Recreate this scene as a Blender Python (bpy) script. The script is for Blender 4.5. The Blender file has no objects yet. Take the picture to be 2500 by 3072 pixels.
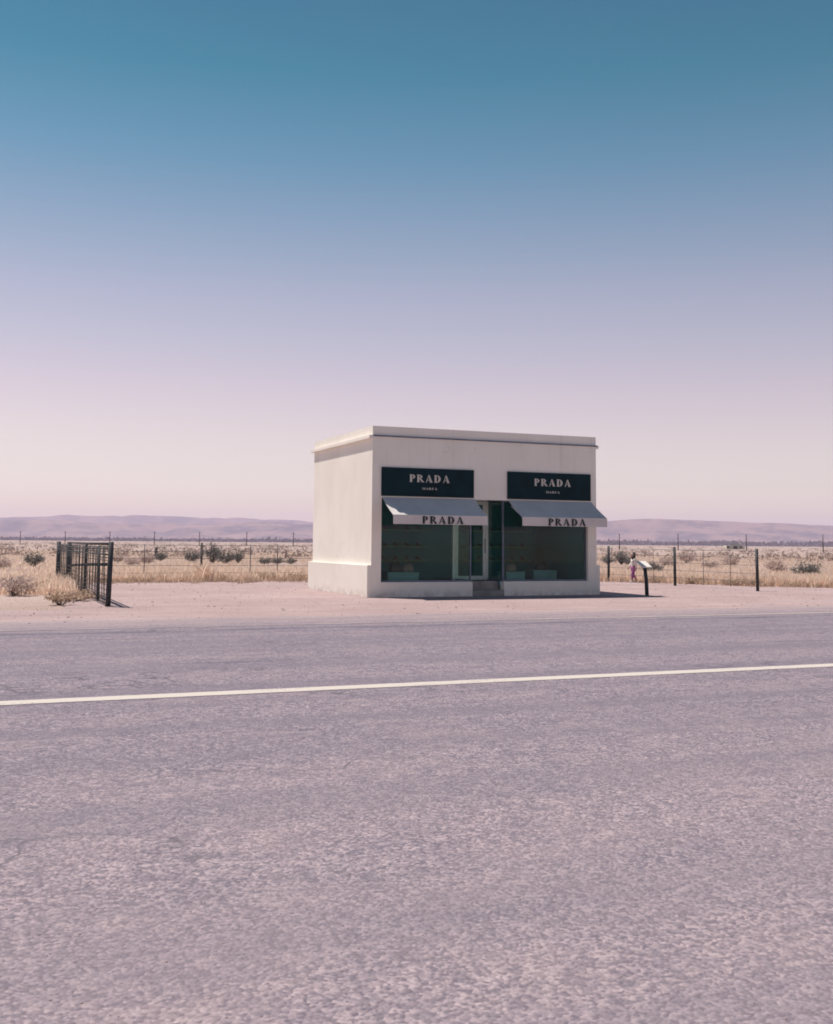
import bpy, bmesh, math, random
import numpy as np
from mathutils import Vector, Matrix, noise

random.seed(7)
rng = np.random.default_rng(7)
S = bpy.context.scene
COL = S.collection
R = math.radians

# ------------------------------------------------------------------ camera
# The store's front left wall corner is the origin, X runs along its front, Y to its back.
YAW, PITCH, ROLL = 0.3918, 0.0939, 0.0081
cd = bpy.data.cameras.new('camera')
cam = bpy.data.objects.new('camera', cd)
COL.objects.link(cam)
S.camera = cam
fwd_h = Vector((math.sin(YAW), math.cos(YAW), 0))
right = Vector((math.cos(YAW), -math.sin(YAW), 0))
fwd = fwd_h * math.cos(PITCH) + Vector((0, 0, 1)) * math.sin(PITCH)
up = right.cross(fwd)
c_r = right * math.cos(ROLL) + up * math.sin(ROLL)
c_u = up * math.cos(ROLL) - right * math.sin(ROLL)
cam.matrix_world = Matrix((
    (c_r.x, c_u.x, -fwd.x, -10.26), (c_r.y, c_u.y, -fwd.y, -28.28),
    (c_r.z, c_u.z, -fwd.z, 1.527), (0, 0, 0, 1)))
cd.sensor_fit = 'HORIZONTAL'
cd.sensor_width = 36
cd.lens = 3223 / 2500 * 36
cd.shift_x = -9 / 2500
cd.shift_y = -211 / 2500
cd.clip_start = 0.1
cd.clip_end = 40000
cd.dof.use_dof = True
cd.dof.focus_distance = 30
cd.dof.aperture_fstop = 8

# ------------------------------------------------------------------ sky
SUN_EL = R(64.8)
sun_h = Vector((-1.45, 1.87, 0)).normalized()
sun_dir = sun_h * math.cos(SUN_EL) + Vector((0, 0, math.sin(SUN_EL)))
world = bpy.data.worlds.new('World')
S.world = world
world.use_nodes = True
wt = world.node_tree
bg = wt.nodes['Background']
sky = wt.nodes.new('ShaderNodeTexSky')
sky.sky_type = 'NISHITA'
sky.sun_disc = False
sky.sun_elevation = SUN_EL
sky.sun_rotation = math.atan2(sun_h.x, sun_h.y)
sky.altitude = 1300
tc = wt.nodes.new('ShaderNodeTexCoord')
sx = wt.nodes.new('ShaderNodeSeparateXYZ')
ramp = wt.nodes.new('ShaderNodeValToRGB')
mul = wt.nodes.new('ShaderNodeMix')
mul.data_type = 'RGBA'
mul.blend_type = 'MULTIPLY'
mul.inputs[0].default_value = 1
wt.links.new(tc.outputs['Generated'], sx.inputs[0])
wt.links.new(sx.outputs['Z'], ramp.inputs[0])
wt.links.new(sky.outputs[0], mul.inputs[6])
wt.links.new(ramp.outputs[0], mul.inputs[7])
wt.links.new(mul.outputs[2], bg.inputs[0])
bg.inputs[1].default_value = 0.1
# tint of the film by height above the horizon (sine of elevation)
TINT = [(0.0, (1.12, .90, .84)), (.06, (1.38, 1.0, .84)), (.10, (1.57, 1.02, .82)), (.14, (1.62, 1.0, .82)),
        (.18, (1.5, 1.0, .83)), (.225, (1.35, .98, .83)), (.285, (.92, .90, .79)), (.34, (.52, .82, .75)),
        (.41, (.20, .70, .63)), (.55, (.13, .46, .50)), (1.0, (.10, .36, .44))]
el = ramp.color_ramp.elements
while len(el) < len(TINT):
    el.new(0.5)
for k, (p_, c_) in enumerate(TINT):
    el[k].position = p_
    el[k].color = (*[v * .5 for v in c_], 1)      # halved to stay below one, doubled in the strength
bg.inputs[1].default_value = 0.2 * .75
# ------------------------------------------------------------------ sun
sd = bpy.data.lights.new('sun', 'SUN')
sd.energy = 3.4
sd.angle = R(.53)
sd.color = (1.0, .915, .835)
sun = bpy.data.objects.new('sun', sd)
COL.objects.link(sun)
sun.rotation_mode = 'QUATERNION'
sun.rotation_quaternion = sun_dir.to_track_quat('Z', 'Y')
sun.location = (0, 0, 60)

S.view_settings.view_transform = 'Standard'
S.view_settings.look = 'None'
S.view_settings.gamma = 1
S.view_settings.use_curve_mapping = False
S.view_settings.exposure = 0.70
S.render.engine = 'CYCLES'
S.cycles.volume_bounces = 1
S.cycles.max_bounces = 8
S.cycles.transparent_max_bounces = 16
S.cycles.filter_width = 1.8


# ------------------------------------------------------------------ helpers
def tag(o, label=None, cat=None, group=None, kind=None):
    if label: o['label'] = label
    if cat: o['category'] = cat
    if group: o['group'] = group
    if kind: o['kind'] = kind
    return o


def thing(name, label, cat, loc=(0, 0, 0), rz=0, group=None):
    o = bpy.data.objects.new(name, None)
    COL.objects.link(o)
    o.location = loc
    o.rotation_euler = (0, 0, rz)
    o.empty_display_size = .2
    return tag(o, label, cat, group)


def link(name, me, mat, parent=None):
    o = bpy.data.objects.new(name, me)
    if mat and not me.materials:
        me.materials.append(mat)
    COL.objects.link(o)
    if parent: o.parent = parent
    return o


def copy_tree(o, parent=None):
    c = o.copy()
    COL.objects.link(c)
    c.parent = parent
    for ch in list(o.children):
        copy_tree(ch, c)
    return c


class MB:
    def __init__(s): s.v = []; s.f = []

    def add(s, vs, fs):
        n = len(s.v)
        s.v += [tuple(v) for v in vs]
        s.f += [tuple(i + n for i in f) for f in fs]
        return s

    def box(s, a, b, M=None):
        x0, y0, z0 = a; x1, y1, z1 = b
        vs = [Vector(p) for p in ((x0, y0, z0), (x1, y0, z0), (x1, y1, z0), (x0, y1, z0), (x0, y0, z1), (x1, y0, z1), (x1, y1, z1), (x0, y1, z1))]
        if M is not None: vs = [M @ v for v in vs]
        return s.add(vs, [(0, 3, 2, 1), (4, 5, 6, 7), (0, 1, 5, 4), (1, 2, 6, 5), (2, 3, 7, 6), (3, 0, 4, 7)])

    def tube(s, pts, rad, n=8, cap=True):
        pts = [Vector(p) for p in pts]
        if not hasattr(rad, '__len__'): rad = [rad] * len(pts)
        rings = []
        for i, p in enumerate(pts):
            d = (pts[min(i + 1, len(pts) - 1)] - pts[max(i - 1, 0)]).normalized()
            a = Vector((0, 0, 1)) if abs(d.z) < .9 else Vector((1, 0, 0))
            u = d.cross(a).normalized(); w = d.cross(u)
            rings.append([p + (u * math.cos(2 * math.pi * k / n) + w * math.sin(2 * math.pi * k / n)) * rad[i] for k in range(n)])
        vs = [v for r_ in rings for v in r_]
        fs = []
        for i in range(len(pts) - 1):
            for k in range(n):
                fs.append((i * n + k, i * n + (k + 1) % n, (i + 1) * n + (k + 1) % n, (i + 1) * n + k))
        if cap and n > 2:
            fs.append(tuple(range(n))[::-1]); fs.append(tuple((len(pts) - 1) * n + k for k in range(n)))
        return s.add(vs, fs)

    def lathe(s, prof, n=16, loc=(0, 0, 0), sxy=(1, 1)):
        L = Vector(loc); vs = []; fs = []
        for r_, z in prof:
            for k in range(n):
                a = 2 * math.pi * k / n
                vs.append(L + Vector((r_ * math.cos(a) * sxy[0], r_ * math.sin(a) * sxy[1], z)))
        for i in range(len(prof) - 1):
            for k in range(n):
                fs.append((i * n + k, i * n + (k + 1) % n, (i + 1) * n + (k + 1) % n, (i + 1) * n + k))
        fs.append(tuple(range(n))[::-1]); fs.append(tuple((len(prof) - 1) * n + k for k in range(n)))
        return s.add(vs, fs)

    def mesh(s, name, smooth=False, bevel=0):
        me = bpy.data.meshes.new(name)
        me.from_pydata(s.v, [], s.f)
        bm = bmesh.new(); bm.from_mesh(me)
        if bevel:
            bmesh.ops.bevel(bm, geom=[e for e in bm.edges if len(e.link_faces) == 2 and e.calc_face_angle(0) > .5], offset=bevel, segments=2, affect='EDGES', profile=.6)
        bmesh.ops.recalc_face_normals(bm, faces=bm.faces)
        bm.to_mesh(me); bm.free()
        if smooth:
            me.polygons.foreach_set('use_smooth', [True] * len(me.polygons))
        return me

    def build(s, name, mat, parent=None, smooth=False, bevel=0):
        return link(name, s.mesh(name, smooth, bevel), mat, parent)


# ------------------------------------------------------------------ materials
def mat_base(name):
    m = bpy.data.materials.new(name)
    m.use_nodes = True
    nt = m.node_tree
    return m, nt, nt.nodes['Principled BSDF']


def nd(nt, t, ins=None, **kw):
    n = nt.nodes.new(t)
    for k, v in kw.items(): setattr(n, k, v)
    for k, v in (ins or {}).items():
        if hasattr(v, 'links') or isinstance(v, bpy.types.NodeSocket): nt.links.new(v, n.inputs[k])
        else: n.inputs[k].default_value = v
    return n


def wcoord(nt, scale=(1, 1, 1)):
    g = nd(nt, 'ShaderNodeNewGeometry')
    return nd(nt, 'ShaderNodeMapping', {0: g.outputs['Position'], 3: scale}).outputs[0]


def noi(nt, co, scale, detail=3, rough=.55):
    return nd(nt, 'ShaderNodeTexNoise', {'Vector': co, 'Scale': scale, 'Detail': detail, 'Roughness': rough}).outputs['Fac']


def rng_map(nt, v, a, b, c=0., d=1., smooth=True):
    n = nd(nt, 'ShaderNodeMapRange', {0: v, 1: a, 2: b, 3: c, 4: d})
    if smooth: n.interpolation_type = 'SMOOTHSTEP'
    return n.outputs[0]


def mixc(nt, f, a, b, mode='MIX'):
    n = nd(nt, 'ShaderNodeMix', data_type='RGBA', blend_type=mode)
    for i, v in ((0, f), (6, a), (7, b)):
        if isinstance(v, bpy.types.NodeSocket): nt.links.new(v, n.inputs[i])
        elif i == 0: n.inputs[0].default_value = v
        else: n.inputs[i].default_value = (*v, 1)
    return n.outputs[2]


def math_n(nt, op, a, b=0.):
    n = nd(nt, 'ShaderNodeMath', operation=op)
    for i, v in ((0, a), (1, b)):
        if isinstance(v, bpy.types.NodeSocket): nt.links.new(v, n.inputs[i])
        else: n.inputs[i].default_value = v
    return n.outputs[0]


def setp(nt, b, color=None, rough=.8, spec=.3, bump=None, bd=.01, bs=1., metal=0):
    if isinstance(color, bpy.types.NodeSocket): nt.links.new(color, b.inputs['Base Color'])
    elif color: b.inputs['Base Color'].default_value = (*color, 1)
    b.inputs['Roughness'].default_value = rough
    b.inputs['Specular IOR Level'].default_value = spec
    b.inputs['Metallic'].default_value = metal
    if bump is not None:
        bn = nd(nt, 'ShaderNodeBump', {'Height': bump, 'Distance': bd, 'Strength': bs})
        nt.links.new(bn.outputs[0], b.inputs['Normal'])


def simple(name, col, rough=.6, var=.15, scale=4, spec=.3, metal=0, bd=.002, fine=60):
    m, nt, b = mat_base(name)
    co = wcoord(nt)
    n1 = noi(nt, co, scale, 4)
    c = mixc(nt, rng_map(nt, n1, .3, .7), tuple(v * (1 - var) for v in col), tuple(min(1, v * (1 + var)) for v in col))
    setp(nt, b, c, rough, spec, noi(nt, co, fine, 2), bd, .5, metal)
    return m


def m_stucco():
    m, nt, b = mat_base('cream_stucco')
    co = wcoord(nt)
    c = mixc(nt, rng_map(nt, noi(nt, co, .7, 5), .3, .7), (.84, .785, .705), (.90, .85, .775))
    c = mixc(nt, rng_map(nt, noi(nt, wcoord(nt, (3, 3, .35)), 1.6, 5, .65), .58, .8, 0, .3), c, (.62, .53, .47))
    sep = nd(nt, 'ShaderNodeSeparateXYZ', {0: nd(nt, 'ShaderNodeNewGeometry').outputs['Position']})
    run = math_n(nt, 'MULTIPLY', rng_map(nt, noi(nt, wcoord(nt, (5, 5, .12)), 1.5, 4, .6), .54, .72), rng_map(nt, sep.outputs[2], 2.6, 4.5, 0, .26))
    c = mixc(nt, run, c, (.60, .52, .46))
    ve = nd(nt, 'ShaderNodeTexVoronoi', {'Vector': nd(nt, 'ShaderNodeVectorMath', {0: co, 1: nd(nt, 'ShaderNodeTexNoise', {'Vector': co, 'Scale': 2.2, 'Detail': 4.}).outputs['Color']}, operation='ADD').outputs[0], 'Scale': .55}, feature='DISTANCE_TO_EDGE')
    cr = math_n(nt, 'MULTIPLY', rng_map(nt, ve.outputs['Distance'], .002, .008, 1, 0), rng_map(nt, noi(nt, co, .6, 2), 0.52, .62, 0, .26))
    c = mixc(nt, cr, c, (.45, .38, .34))
    dirt = math_n(nt, 'MULTIPLY', rng_map(nt, sep.outputs[2], .0, .28, .55, 0), rng_map(nt, noi(nt, co, 5, 4), .35, .65))
    c = mixc(nt, dirt, c, (.50, .41, .36))
    h = math_n(nt, 'ADD', noi(nt, co, 140, 3), math_n(nt, 'MULTIPLY', noi(nt, co, 7, 4, .6), 2.2))
    setp(nt, b, c, .88, .2, h, .006, .4)
    return m


def m_road():
    m, nt, b = mat_base('chip_seal_asphalt')
    co = wcoord(nt)
    sep = nd(nt, 'ShaderNodeSeparateXYZ', {0: co})
    y = sep.outputs[1]
    vor = nd(nt, 'ShaderNodeTexVoronoi', {'Vector': co, 'Scale': 62.0})
    chip = nd(nt, 'ShaderNodeSeparateColor', {0: vor.outputs['Color']}).outputs[0]
    c = mixc(nt, chip, (.105, .09, .125), (.445, .362, .39))
    vor2 = nd(nt, 'ShaderNodeTexVoronoi', {'Vector': co, 'Scale': 33.0})
    chip2 = nd(nt, 'ShaderNodeSeparateColor', {0: vor2.outputs['Color']}).outputs[1]
    c = mixc(nt, rng_map(nt, chip2, .74, .92, 0, .78), c, (.085, .088, .125))
    c = mixc(nt, rng_map(nt, noi(nt, co, 11, 4, .75), .42, .68, 0, .6), c, (.115, .105, .145))
    c = mixc(nt, rng_map(nt, noi(nt, co, 1.1, 5, .6), .4, .7, 0, .35), c, (.34, .265, .275))
    blot = rng_map(nt, noi(nt, wcoord(nt, (.7, 1, 1)), 4.5, 5, .7), .46, .64, 0, .45)
    c = mixc(nt, blot, c, (.125, .11, .155))
    ved = nd(nt, 'ShaderNodeTexVoronoi', {'Vector': nd(nt, 'ShaderNodeVectorMath', {0: wcoord(nt, (.10, .42, 1)), 1: nd(nt, 'ShaderNodeTexNoise', {'Vector': co, 'Scale': 1.3, 'Detail': 4.}).outputs['Color']}, operation='ADD').outputs[0], 'Scale': .9}, feature='DISTANCE_TO_EDGE')
    crack = math_n(nt, 'MULTIPLY', rng_map(nt, ved.outputs['Distance'], .004, .013, 1, 0), rng_map(nt, noi(nt, co, .35, 3), .48, .6, 0, .8))
    c = mixc(nt, crack, c, (.07, .07, .095))
    # wheel tracks along the road, tar at the old edge
    lane = noi(nt, wcoord(nt, (.015, 1, 1)), .9, 3)
    c = mixc(nt, rng_map(nt, lane, .42, .62, 0, .5), c, (.145, .13, .17))
    wob = math_n(nt, 'ADD', y, math_n(nt, 'MULTIPLY', math_n(nt, 'SUBTRACT', noi(nt, wcoord(nt, (.35, .35, 1)), 1, 4), .5), .9))
    tar = math_n(nt, 'MULTIPLY', rng_map(nt, math_n(nt, 'ABSOLUTE', math_n(nt, 'ADD', wob, 9.75)), .05, .28, 1, 0), rng_map(nt, noi(nt, wcoord(nt, (.5, 1, 1)), 1, 3), .35, .6, .25, .85))
    c = mixc(nt, tar, c, (.09, .09, .13))
    tar2 = math_n(nt, 'MULTIPLY', rng_map(nt, math_n(nt, 'ABSOLUTE', math_n(nt, 'ADD', wob, 14.6)), .03, .16, 1, 0), rng_map(nt, noi(nt, wcoord(nt, (.3, .3, 1)), 1, 3), .5, .62, 0, .6))
    c = mixc(nt, tar2, c, (.10, .10, .14))
    # pale gravel dust drifted over the far shoulder, and over the near pull-out
    dust = math_n(nt, 'ADD', rng_map(nt, wob, -9.7, -6.6, .12, .97), rng_map(nt, wob, -18.5, -25, 0, .25))
    dust = math_n(nt, 'MULTIPLY', dust, rng_map(nt, noi(nt, wcoord(nt, (.25, 1.6, 1)), 1.3, 5, .6), .2, .6, .45, 1))
    grit = mixc(nt, chip, (.27, .21, .22), (.46, .365, .365))
    c = mixc(nt, dust, c, grit)
    h = math_n(nt, 'ADD', math_n(nt, 'MULTIPLY', vor.outputs['Distance'], -1.0), math_n(nt, 'MULTIPLY', noi(nt, co, 25, 3), .6))
    setp(nt, b, c, .92, .15, h, .008, .55)
    return m


def m_ground(name, ca, cb, cc, grit=46):
    m, nt, b = mat_base(name)
    co = wcoord(nt)
    vor = nd(nt, 'ShaderNodeTexVoronoi', {'Vector': co, 'Scale': float(grit)})
    chip = nd(nt, 'ShaderNodeSeparateColor', {0: vor.outputs['Color']}).outputs[0]
    c = mixc(nt, rng_map(nt, noi(nt, co, .35, 5, .6), .35, .68), ca, cb)
    c = mixc(nt, rng_map(nt, noi(nt, wcoord(nt, (.12, .9, 1)), 1.2, 5, .65), .48, .72, 0, .6), c, cc)
    c = mixc(nt, rng_map(nt, chip, 0, 1, .0, .5), c, tuple(v * .62 for v in cb))
    c = mixc(nt, rng_map(nt, noi(nt, wcoord(nt, (.05, 2.2, 1)), 1.0, 3), .54, .66, 0, .4), c, tuple(v * .8 for v in cc))
    h = math_n(nt, 'ADD', math_n(nt, 'MULTIPLY', vor.outputs['Distance'], -.7), noi(nt, co, 6, 5, .7))
    setp(nt, b, c, .95, .1, h, .02, .6)
    return m


def m_plain():
    m, nt, b = mat_base('dry_plain_soil')
    co = wcoord(nt)
    c = mixc(nt, rng_map(nt, noi(nt, co, .12, 6, .65), .35, .68), (.40, .30, .265), (.46, .36, .325))
    c = mixc(nt, rng_map(nt, noi(nt, wcoord(nt, (.004, .02, 1)), 1, 5, .6), .42, .66, 0, .7), c, (.31, .23, .205))
    c = mixc(nt, rng_map(nt, noi(nt, co, 1.3, 5, .7), .55, .75, 0, .4), c, (.30, .23, .185))
    setp(nt, b, c, .95, .1, noi(nt, co, 5, 5, .7), .03, .6)
    return m


def m_paint(worn):
    m, nt, b = mat_base('road_paint')
    co = wcoord(nt)
    vor = nd(nt, 'ShaderNodeTexVoronoi', {'Vector': co, 'Scale': 62.0})
    chip = nd(nt, 'ShaderNodeSeparateColor', {0: vor.outputs['Color']}).outputs[0]
    n1 = noi(nt, wcoord(nt, (.6, 3, 1)), 1.5, 6, .7)
    if worn:
        sp = nd(nt, 'ShaderNodeSeparateXYZ', {0: co})
        n1 = math_n(nt, 'ADD', n1, rng_map(nt, sp.outputs[0], -6, 6, .20, -.06))
    f = math_n(nt, 'ADD', math_n(nt, 'MULTIPLY', chip, .35), n1)
    c = mixc(nt, rng_map(nt, f, .64 + .16 * (1 - worn), .84 + .16 * (1 - worn)), (.56, .50, .45) if not worn else (.48, .41, .36), (.26, .22, .25))
    setp(nt, b, c, .8, .25, math_n(nt, 'MULTIPLY', vor.outputs['Distance'], -1.), .006, .4)
    return m


def m_glass():
    m = bpy.data.materials.new('window_glass')
    m.use_nodes = True
    nt = m.node_tree
    nt.nodes.clear()
    out = nd(nt, 'ShaderNodeOutputMaterial')
    back = nd(nt, 'ShaderNodeNewGeometry').outputs['Backfacing']
    fr = nd(nt, 'ShaderNodeFresnel', {0: rng_map(nt, back, 0, 1, 1.27, 1 / 1.27, False)})
    tr = nd(nt, 'ShaderNodeBsdfTransparent', {0: (.88, .96, .92, 1)})
    gl = nd(nt, 'ShaderNodeBsdfGlossy', {0: (1, 1, 1, 1), 'Roughness': .012})
    mx = nd(nt, 'ShaderNodeMixShader', {0: fr.outputs[0], 1: tr.outputs[0], 2: gl.outputs[0]})
    nt.links.new(mx.outputs[0], out.inputs[0])
    return m


def m_fabric():
    m, nt, b = mat_base('awning_canvas')
    co = wcoord(nt)
    c = mixc(nt, rng_map(nt, noi(nt, co, 1.5, 4), .3, .7), (.57, .54, .52), (.64, .61, .59))
    wv = nd(nt, 'ShaderNodeTexNoise', {'Vector': wcoord(nt, (1, 12, 12)), 'Scale': 40., 'Detail': 2.}).outputs['Fac']
    setp(nt, b, c, .9, .1, wv, .002, .4)
    return m


def m_foliage(name, ca, cb, trans=0.):
    m, nt, b = mat_base(name)
    co = wcoord(nt)
    c = mixc(nt, rng_map(nt, noi(nt, co, 5, 3), .32, .68), ca, cb)
    c = mixc(nt, rng_map(nt, noi(nt, co, 40, 2), .4, .7, 0, .5), c, tuple(.5 * (x + y) * 1.3 for x, y in zip(ca, cb)))
    setp(nt, b, c, .8, .15)
    if trans:
        t = nd(nt, 'ShaderNodeBsdfTranslucent', {0: c})
        mx = nd(nt, 'ShaderNodeMixShader', {0: trans, 1: b.outputs[0], 2: t.outputs[0]})
        nt.links.new(mx.outputs[0], nt.nodes['Material Output'].inputs[0])
    return m


def m_mountain():
    m, nt, b = mat_base('desert_mountain')
    co = wcoord(nt)
    c = mixc(nt, rng_map(nt, noi(nt, co, .006, 7, .7), .38, .62), (.27, .175, .15), (.045, .05, .065))
    c = mixc(nt, rng_map(nt, noi(nt, wcoord(nt, (1, 1, 9)), .004, 5, .6), .5, .62, 0, .75), c, (.31, .205, .175))
    setp(nt, b, c, .95, .05, noi(nt, co, .02, 6, .7), 12, .8)
    return m


M = dict(
    stucco=m_stucco(), road=m_road(), plain=m_plain(), glass=m_glass(), fabric=m_fabric(),
    gravel=m_ground('pale_gravel', (.415, .305, .30), (.485, .37, .365), (.35, .262, .265)),
    line=m_paint(0), line_worn=m_paint(1),
    sign=simple('black_sign_panel', (.0030, .0225, .0290), .6, .2, 2, .12),
    letter=simple('pale_lettering', (.62, .57, .50), .55, .06),
    ink=simple('dark_lettering', (.022, .032, .036), .8, .1),
    alu=simple('white_aluminium', (.72, .70, .70), .45, .06, 3, .4),
    steel=simple('dark_metal_flashing', (.13, .16, .22), .45, .2, 3, .5, .3),
    concrete=simple('step_concrete', (.30, .28, .26), .9, .2, 3),
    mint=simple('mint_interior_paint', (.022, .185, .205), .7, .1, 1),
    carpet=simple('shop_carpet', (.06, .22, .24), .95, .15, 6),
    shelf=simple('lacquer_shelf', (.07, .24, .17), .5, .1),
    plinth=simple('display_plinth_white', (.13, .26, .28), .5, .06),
    leather=simple('dark_leather', (.022, .018, .018), .4, .2, 10, .5),
    leather2=simple('tan_leather', (.17, .13, .10), .45, .2, 10, .5),
    shoe=simple('shoe_leather', (.05, .045, .045), .35, .25, 12, .5),
    pipe=simple('weathered_pipe_steel', (.032, .036, .04), .6, .4, 7, .4, .2, .004),
    wood=simple('weathered_post_wood', (.115, .10, .10), .9, .35, 9, .1, 0, .01, 30),
    wire=simple('galvanised_wire', (.12, .115, .125), .5, .25, 3, .4, .4),
    board=simple('plaque_board', (.80, .74, .68), .5, .05),
    plaque_post=simple('plaque_post_paint', (.020, .035, .040), .5, .2, 5),
    soil=simple('shrub_bark', (.10, .075, .06), .95, .3, 8),
    straw=m_foliage('dry_grass', (.76, .59, .47), (.86, .71, .59), .5),
    straw_dark=m_foliage('dry_weed', (.46, .34, .25), (.60, .46, .35), .4),
    creosote=m_foliage('creosote_leaf', (.165, .16, .15), (.25, .235, .215), .3),
    pale=m_foliage('pale_shrub_leaf', (.50, .39, .34), (.62, .50, .45), .35),
    scrub=m_foliage('far_scrub', (.26, .20, .175), (.38, .29, .25), .3),
    belt=m_foliage('far_thicket', (.060, .052, .070), (.10, .08, .095)),
    mountain=m_mountain(),
    stone=simple('loose_gravel_stone', (.38, .29, .285), .9, .25, 30),
    skin=simple('skin', (.50, .31, .22), .55, .05),
    hair=simple('dark_hair', (.018, .013, .012), .5, .2),
    white_cloth=simple('white_knit', (.78, .72, .68), .9, .05),
    purple=simple('purple_leggings', (.33, .075, .27), .85, .15),
    roof_dark=simple('far_roof', (.09, .09, .10), .7, .15),
    siding=simple('far_siding', (.58, .54, .46), .8, .06),
    dark_glass=simple('far_window', (.02, .025, .03), .2, .1, 4, .5),
)

# ------------------------------------------------------------------ setting
def sheet(name, x0, x1, y0, y1, z, mat, kind='structure'):
    return tag(link(name, MB().add([(x0, y0, z), (x1, y0, z), (x1, y1, z), (x0, y1, z)], [(0, 1, 2, 3)]).mesh(name), mat), kind=kind)


sheet('desert_plain', -8600, 8600, -8600, 8600, 0, M['plain'])


def n1d(x, s=1., seed=0.):
    return noise.noise(Vector((x * s, seed, 0)))


def lot_edge(x):
    """Y of the line where gravel ends and dry grass begins."""
    pts = [(-80, -4.2), (-8.4, -3.4), (-6.6, 12.4), (1, 12.6), (12.5, 11.6), (14.6, 9.2), (17, 4.6), (20, 1.6), (26, -1.5), (40, -3), (120, -4)]
    for (xa, ya), (xb, yb) in zip(pts, pts[1:]):
        if xa <= x <= xb:
            return ya + (yb - ya) * (x - xa) / (xb - xa) + .45 * n1d(x, .9) + .25 * n1d(x, 3.1, 4)
    return -4


xs = np.arange(-78, 118, .3)
vs = []; fs = []
for i, x in enumerate(xs):
    vs += [(x, -7.6 + .25 * n1d(x, 1.1, 9), .004), (x, lot_edge(x), .004)]
    if i: fs.append((2 * i - 2, 2 * i, 2 * i + 1, 2 * i - 1))
tag(link('gravel_lot', MB().add(vs, fs).mesh('gravel_lot'), M['gravel']), kind='structure')

xs = np.arange(-260, 420, .5)
vs = []; fs = []
for i, x in enumerate(xs):
    vs += [(x, -46, .008), (x, -6.75 + .22 * n1d(x, .8, 2) + .12 * n1d(x, 2.6, 3), .008)]
    if i: fs.append((2 * i - 2, 2 * i, 2 * i + 1, 2 * i - 1))
tag(link('road', MB().add(vs, fs).mesh('road'), M['road']), kind='structure')


def painted(name, y, w, mat, label_seed):
    xs = np.arange(-160, 260, .12)
    vs = []; fs = []
    for i, x in enumerate(xs):
        vs += [(x, y - w / 2 + .012 * n1d(x, 4, label_seed), .012), (x, y + w / 2 + .012 * n1d(x, 4, label_seed + 5), .012)]
        if i: fs.append((2 * i - 2, 2 * i, 2 * i + 1, 2 * i - 1))
    return tag(link(name, MB().add(vs, fs).mesh(name), mat), kind='structure')


painted('near_edge_line', -17.4, .265, M['line'], 1)
painted('far_edge_line', -8.88, .17, M['line_worn'], 8)

# mountains: a real range six kilometres off across the view
def range_mesh(name, dist, cols, rows, depth, prof, rough, seed, span=(-4200, 4200)):
    vs = []; fs = []
    o = Vector((-10.26, -28.28, 0))
    for i in range(cols + 1):
        s = span[0] + (span[1] - span[0]) * i / cols
        px = 1259 + 3223 * s / dist
        top = prof(px) * dist / 3223
        for j in range(rows + 1):
            t = j / rows
            P = o + right * s + fwd_h * (dist + (t - .45) * depth)
            q_ = min(1, max(0, (t - .31) / .10))
            k = .56 * min(1, t / .31) ** 1.25 + .44 * q_ * q_ * (3 - 2 * q_)
            q = Vector((s / 420, t * 2.2, seed))
            gully = noise.fractal(q, .7, 2.1, 6)
            ridge = abs(noise.noise(Vector((s / 170, t * 1.1, seed + 3))))
            h = top * k * (1 + rough * gully * (1 - .75 * k)) - top * .28 * ridge * k * (1 - k) * 2.2
            h = min(h, top * (1.0 + .02 * noise.noise(Vector((s / 130, 0, seed + 7)))))
            if t > .45: h *= 1 - .5 * ((t - .45) / .55) ** 2
            vs.append((P.x, P.y, max(h, 0) - .6))
    for i in range(cols):
        for j in range(rows):
            a = i * (rows + 1) + j
            fs.append((a, a + rows + 1, a + rows + 2, a + 1))
    return tag(link(name, MB().add(vs, fs).mesh(name, True), M['mountain']), kind='structure')


def interp(tab):
    X = [t[0] for t in tab]; Y = [t[1] for t in tab]
    return lambda px: float(np.interp(px, X, Y))


near_prof = interp([(-900, 50), (0, 60), (150, 62), (300, 52), (480, 57), (640, 50), (800, 58), (950, 54), (1250, 60), (1500, 70), (1780, 76), (1960, 77), (2080, 75), (2200, 70), (2330, 67), (2500, 62), (3200, 58)])
far_prof = interp([(-900, 55), (0, 66), (150, 70), (210, 76), (300, 72), (400, 77), (540, 74), (650, 72), (760, 71), (900, 64), (1100, 56), (1400, 40), (1700, 30), (3200, 30)])
range_mesh('near_mountains', 5600, 240, 34, 1500, near_prof, .9, 1.3)
range_mesh('far_mountains', 7600, 200, 20, 900, far_prof, .7, 8.1, (-4600, 3000))
low_prof = interp([(-900, 3), (200, 2.5), (600, 3.5), (900, 5), (1300, 8), (1800, 9.5), (2100, 10.5), (2500, 11), (3300, 11)])

# haze box round everything but the sky
hz = MB().box((-8700, -8700, -1.2), (8700, 8700, 230)).build('haze', None)
hm = bpy.data.materials.new('haze_air')
hm.use_nodes = True
hm.node_tree.nodes.clear()
ho = nd(hm.node_tree, 'ShaderNodeOutputMaterial')
pv = nd(hm.node_tree, 'ShaderNodeVolumePrincipled', {'Density': .00014, 'Color': (.785, .71, .92, 1), 'Anisotropy': .1})
hm.node_tree.links.new(pv.outputs[0], ho.inputs['Volume'])
hz.data.materials.append(hm)
tag(hz, kind='stuff')

# ------------------------------------------------------------------ the store
W, D, H = 7.28, 5.6, 4.8
GH = 2.79            # head of the glass openings
SILL = .42
store = thing('store_building', 'cream stucco one-room shop standing alone beside the road, with two black signs and awnings', 'building', (0, 0, 0))


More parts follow.
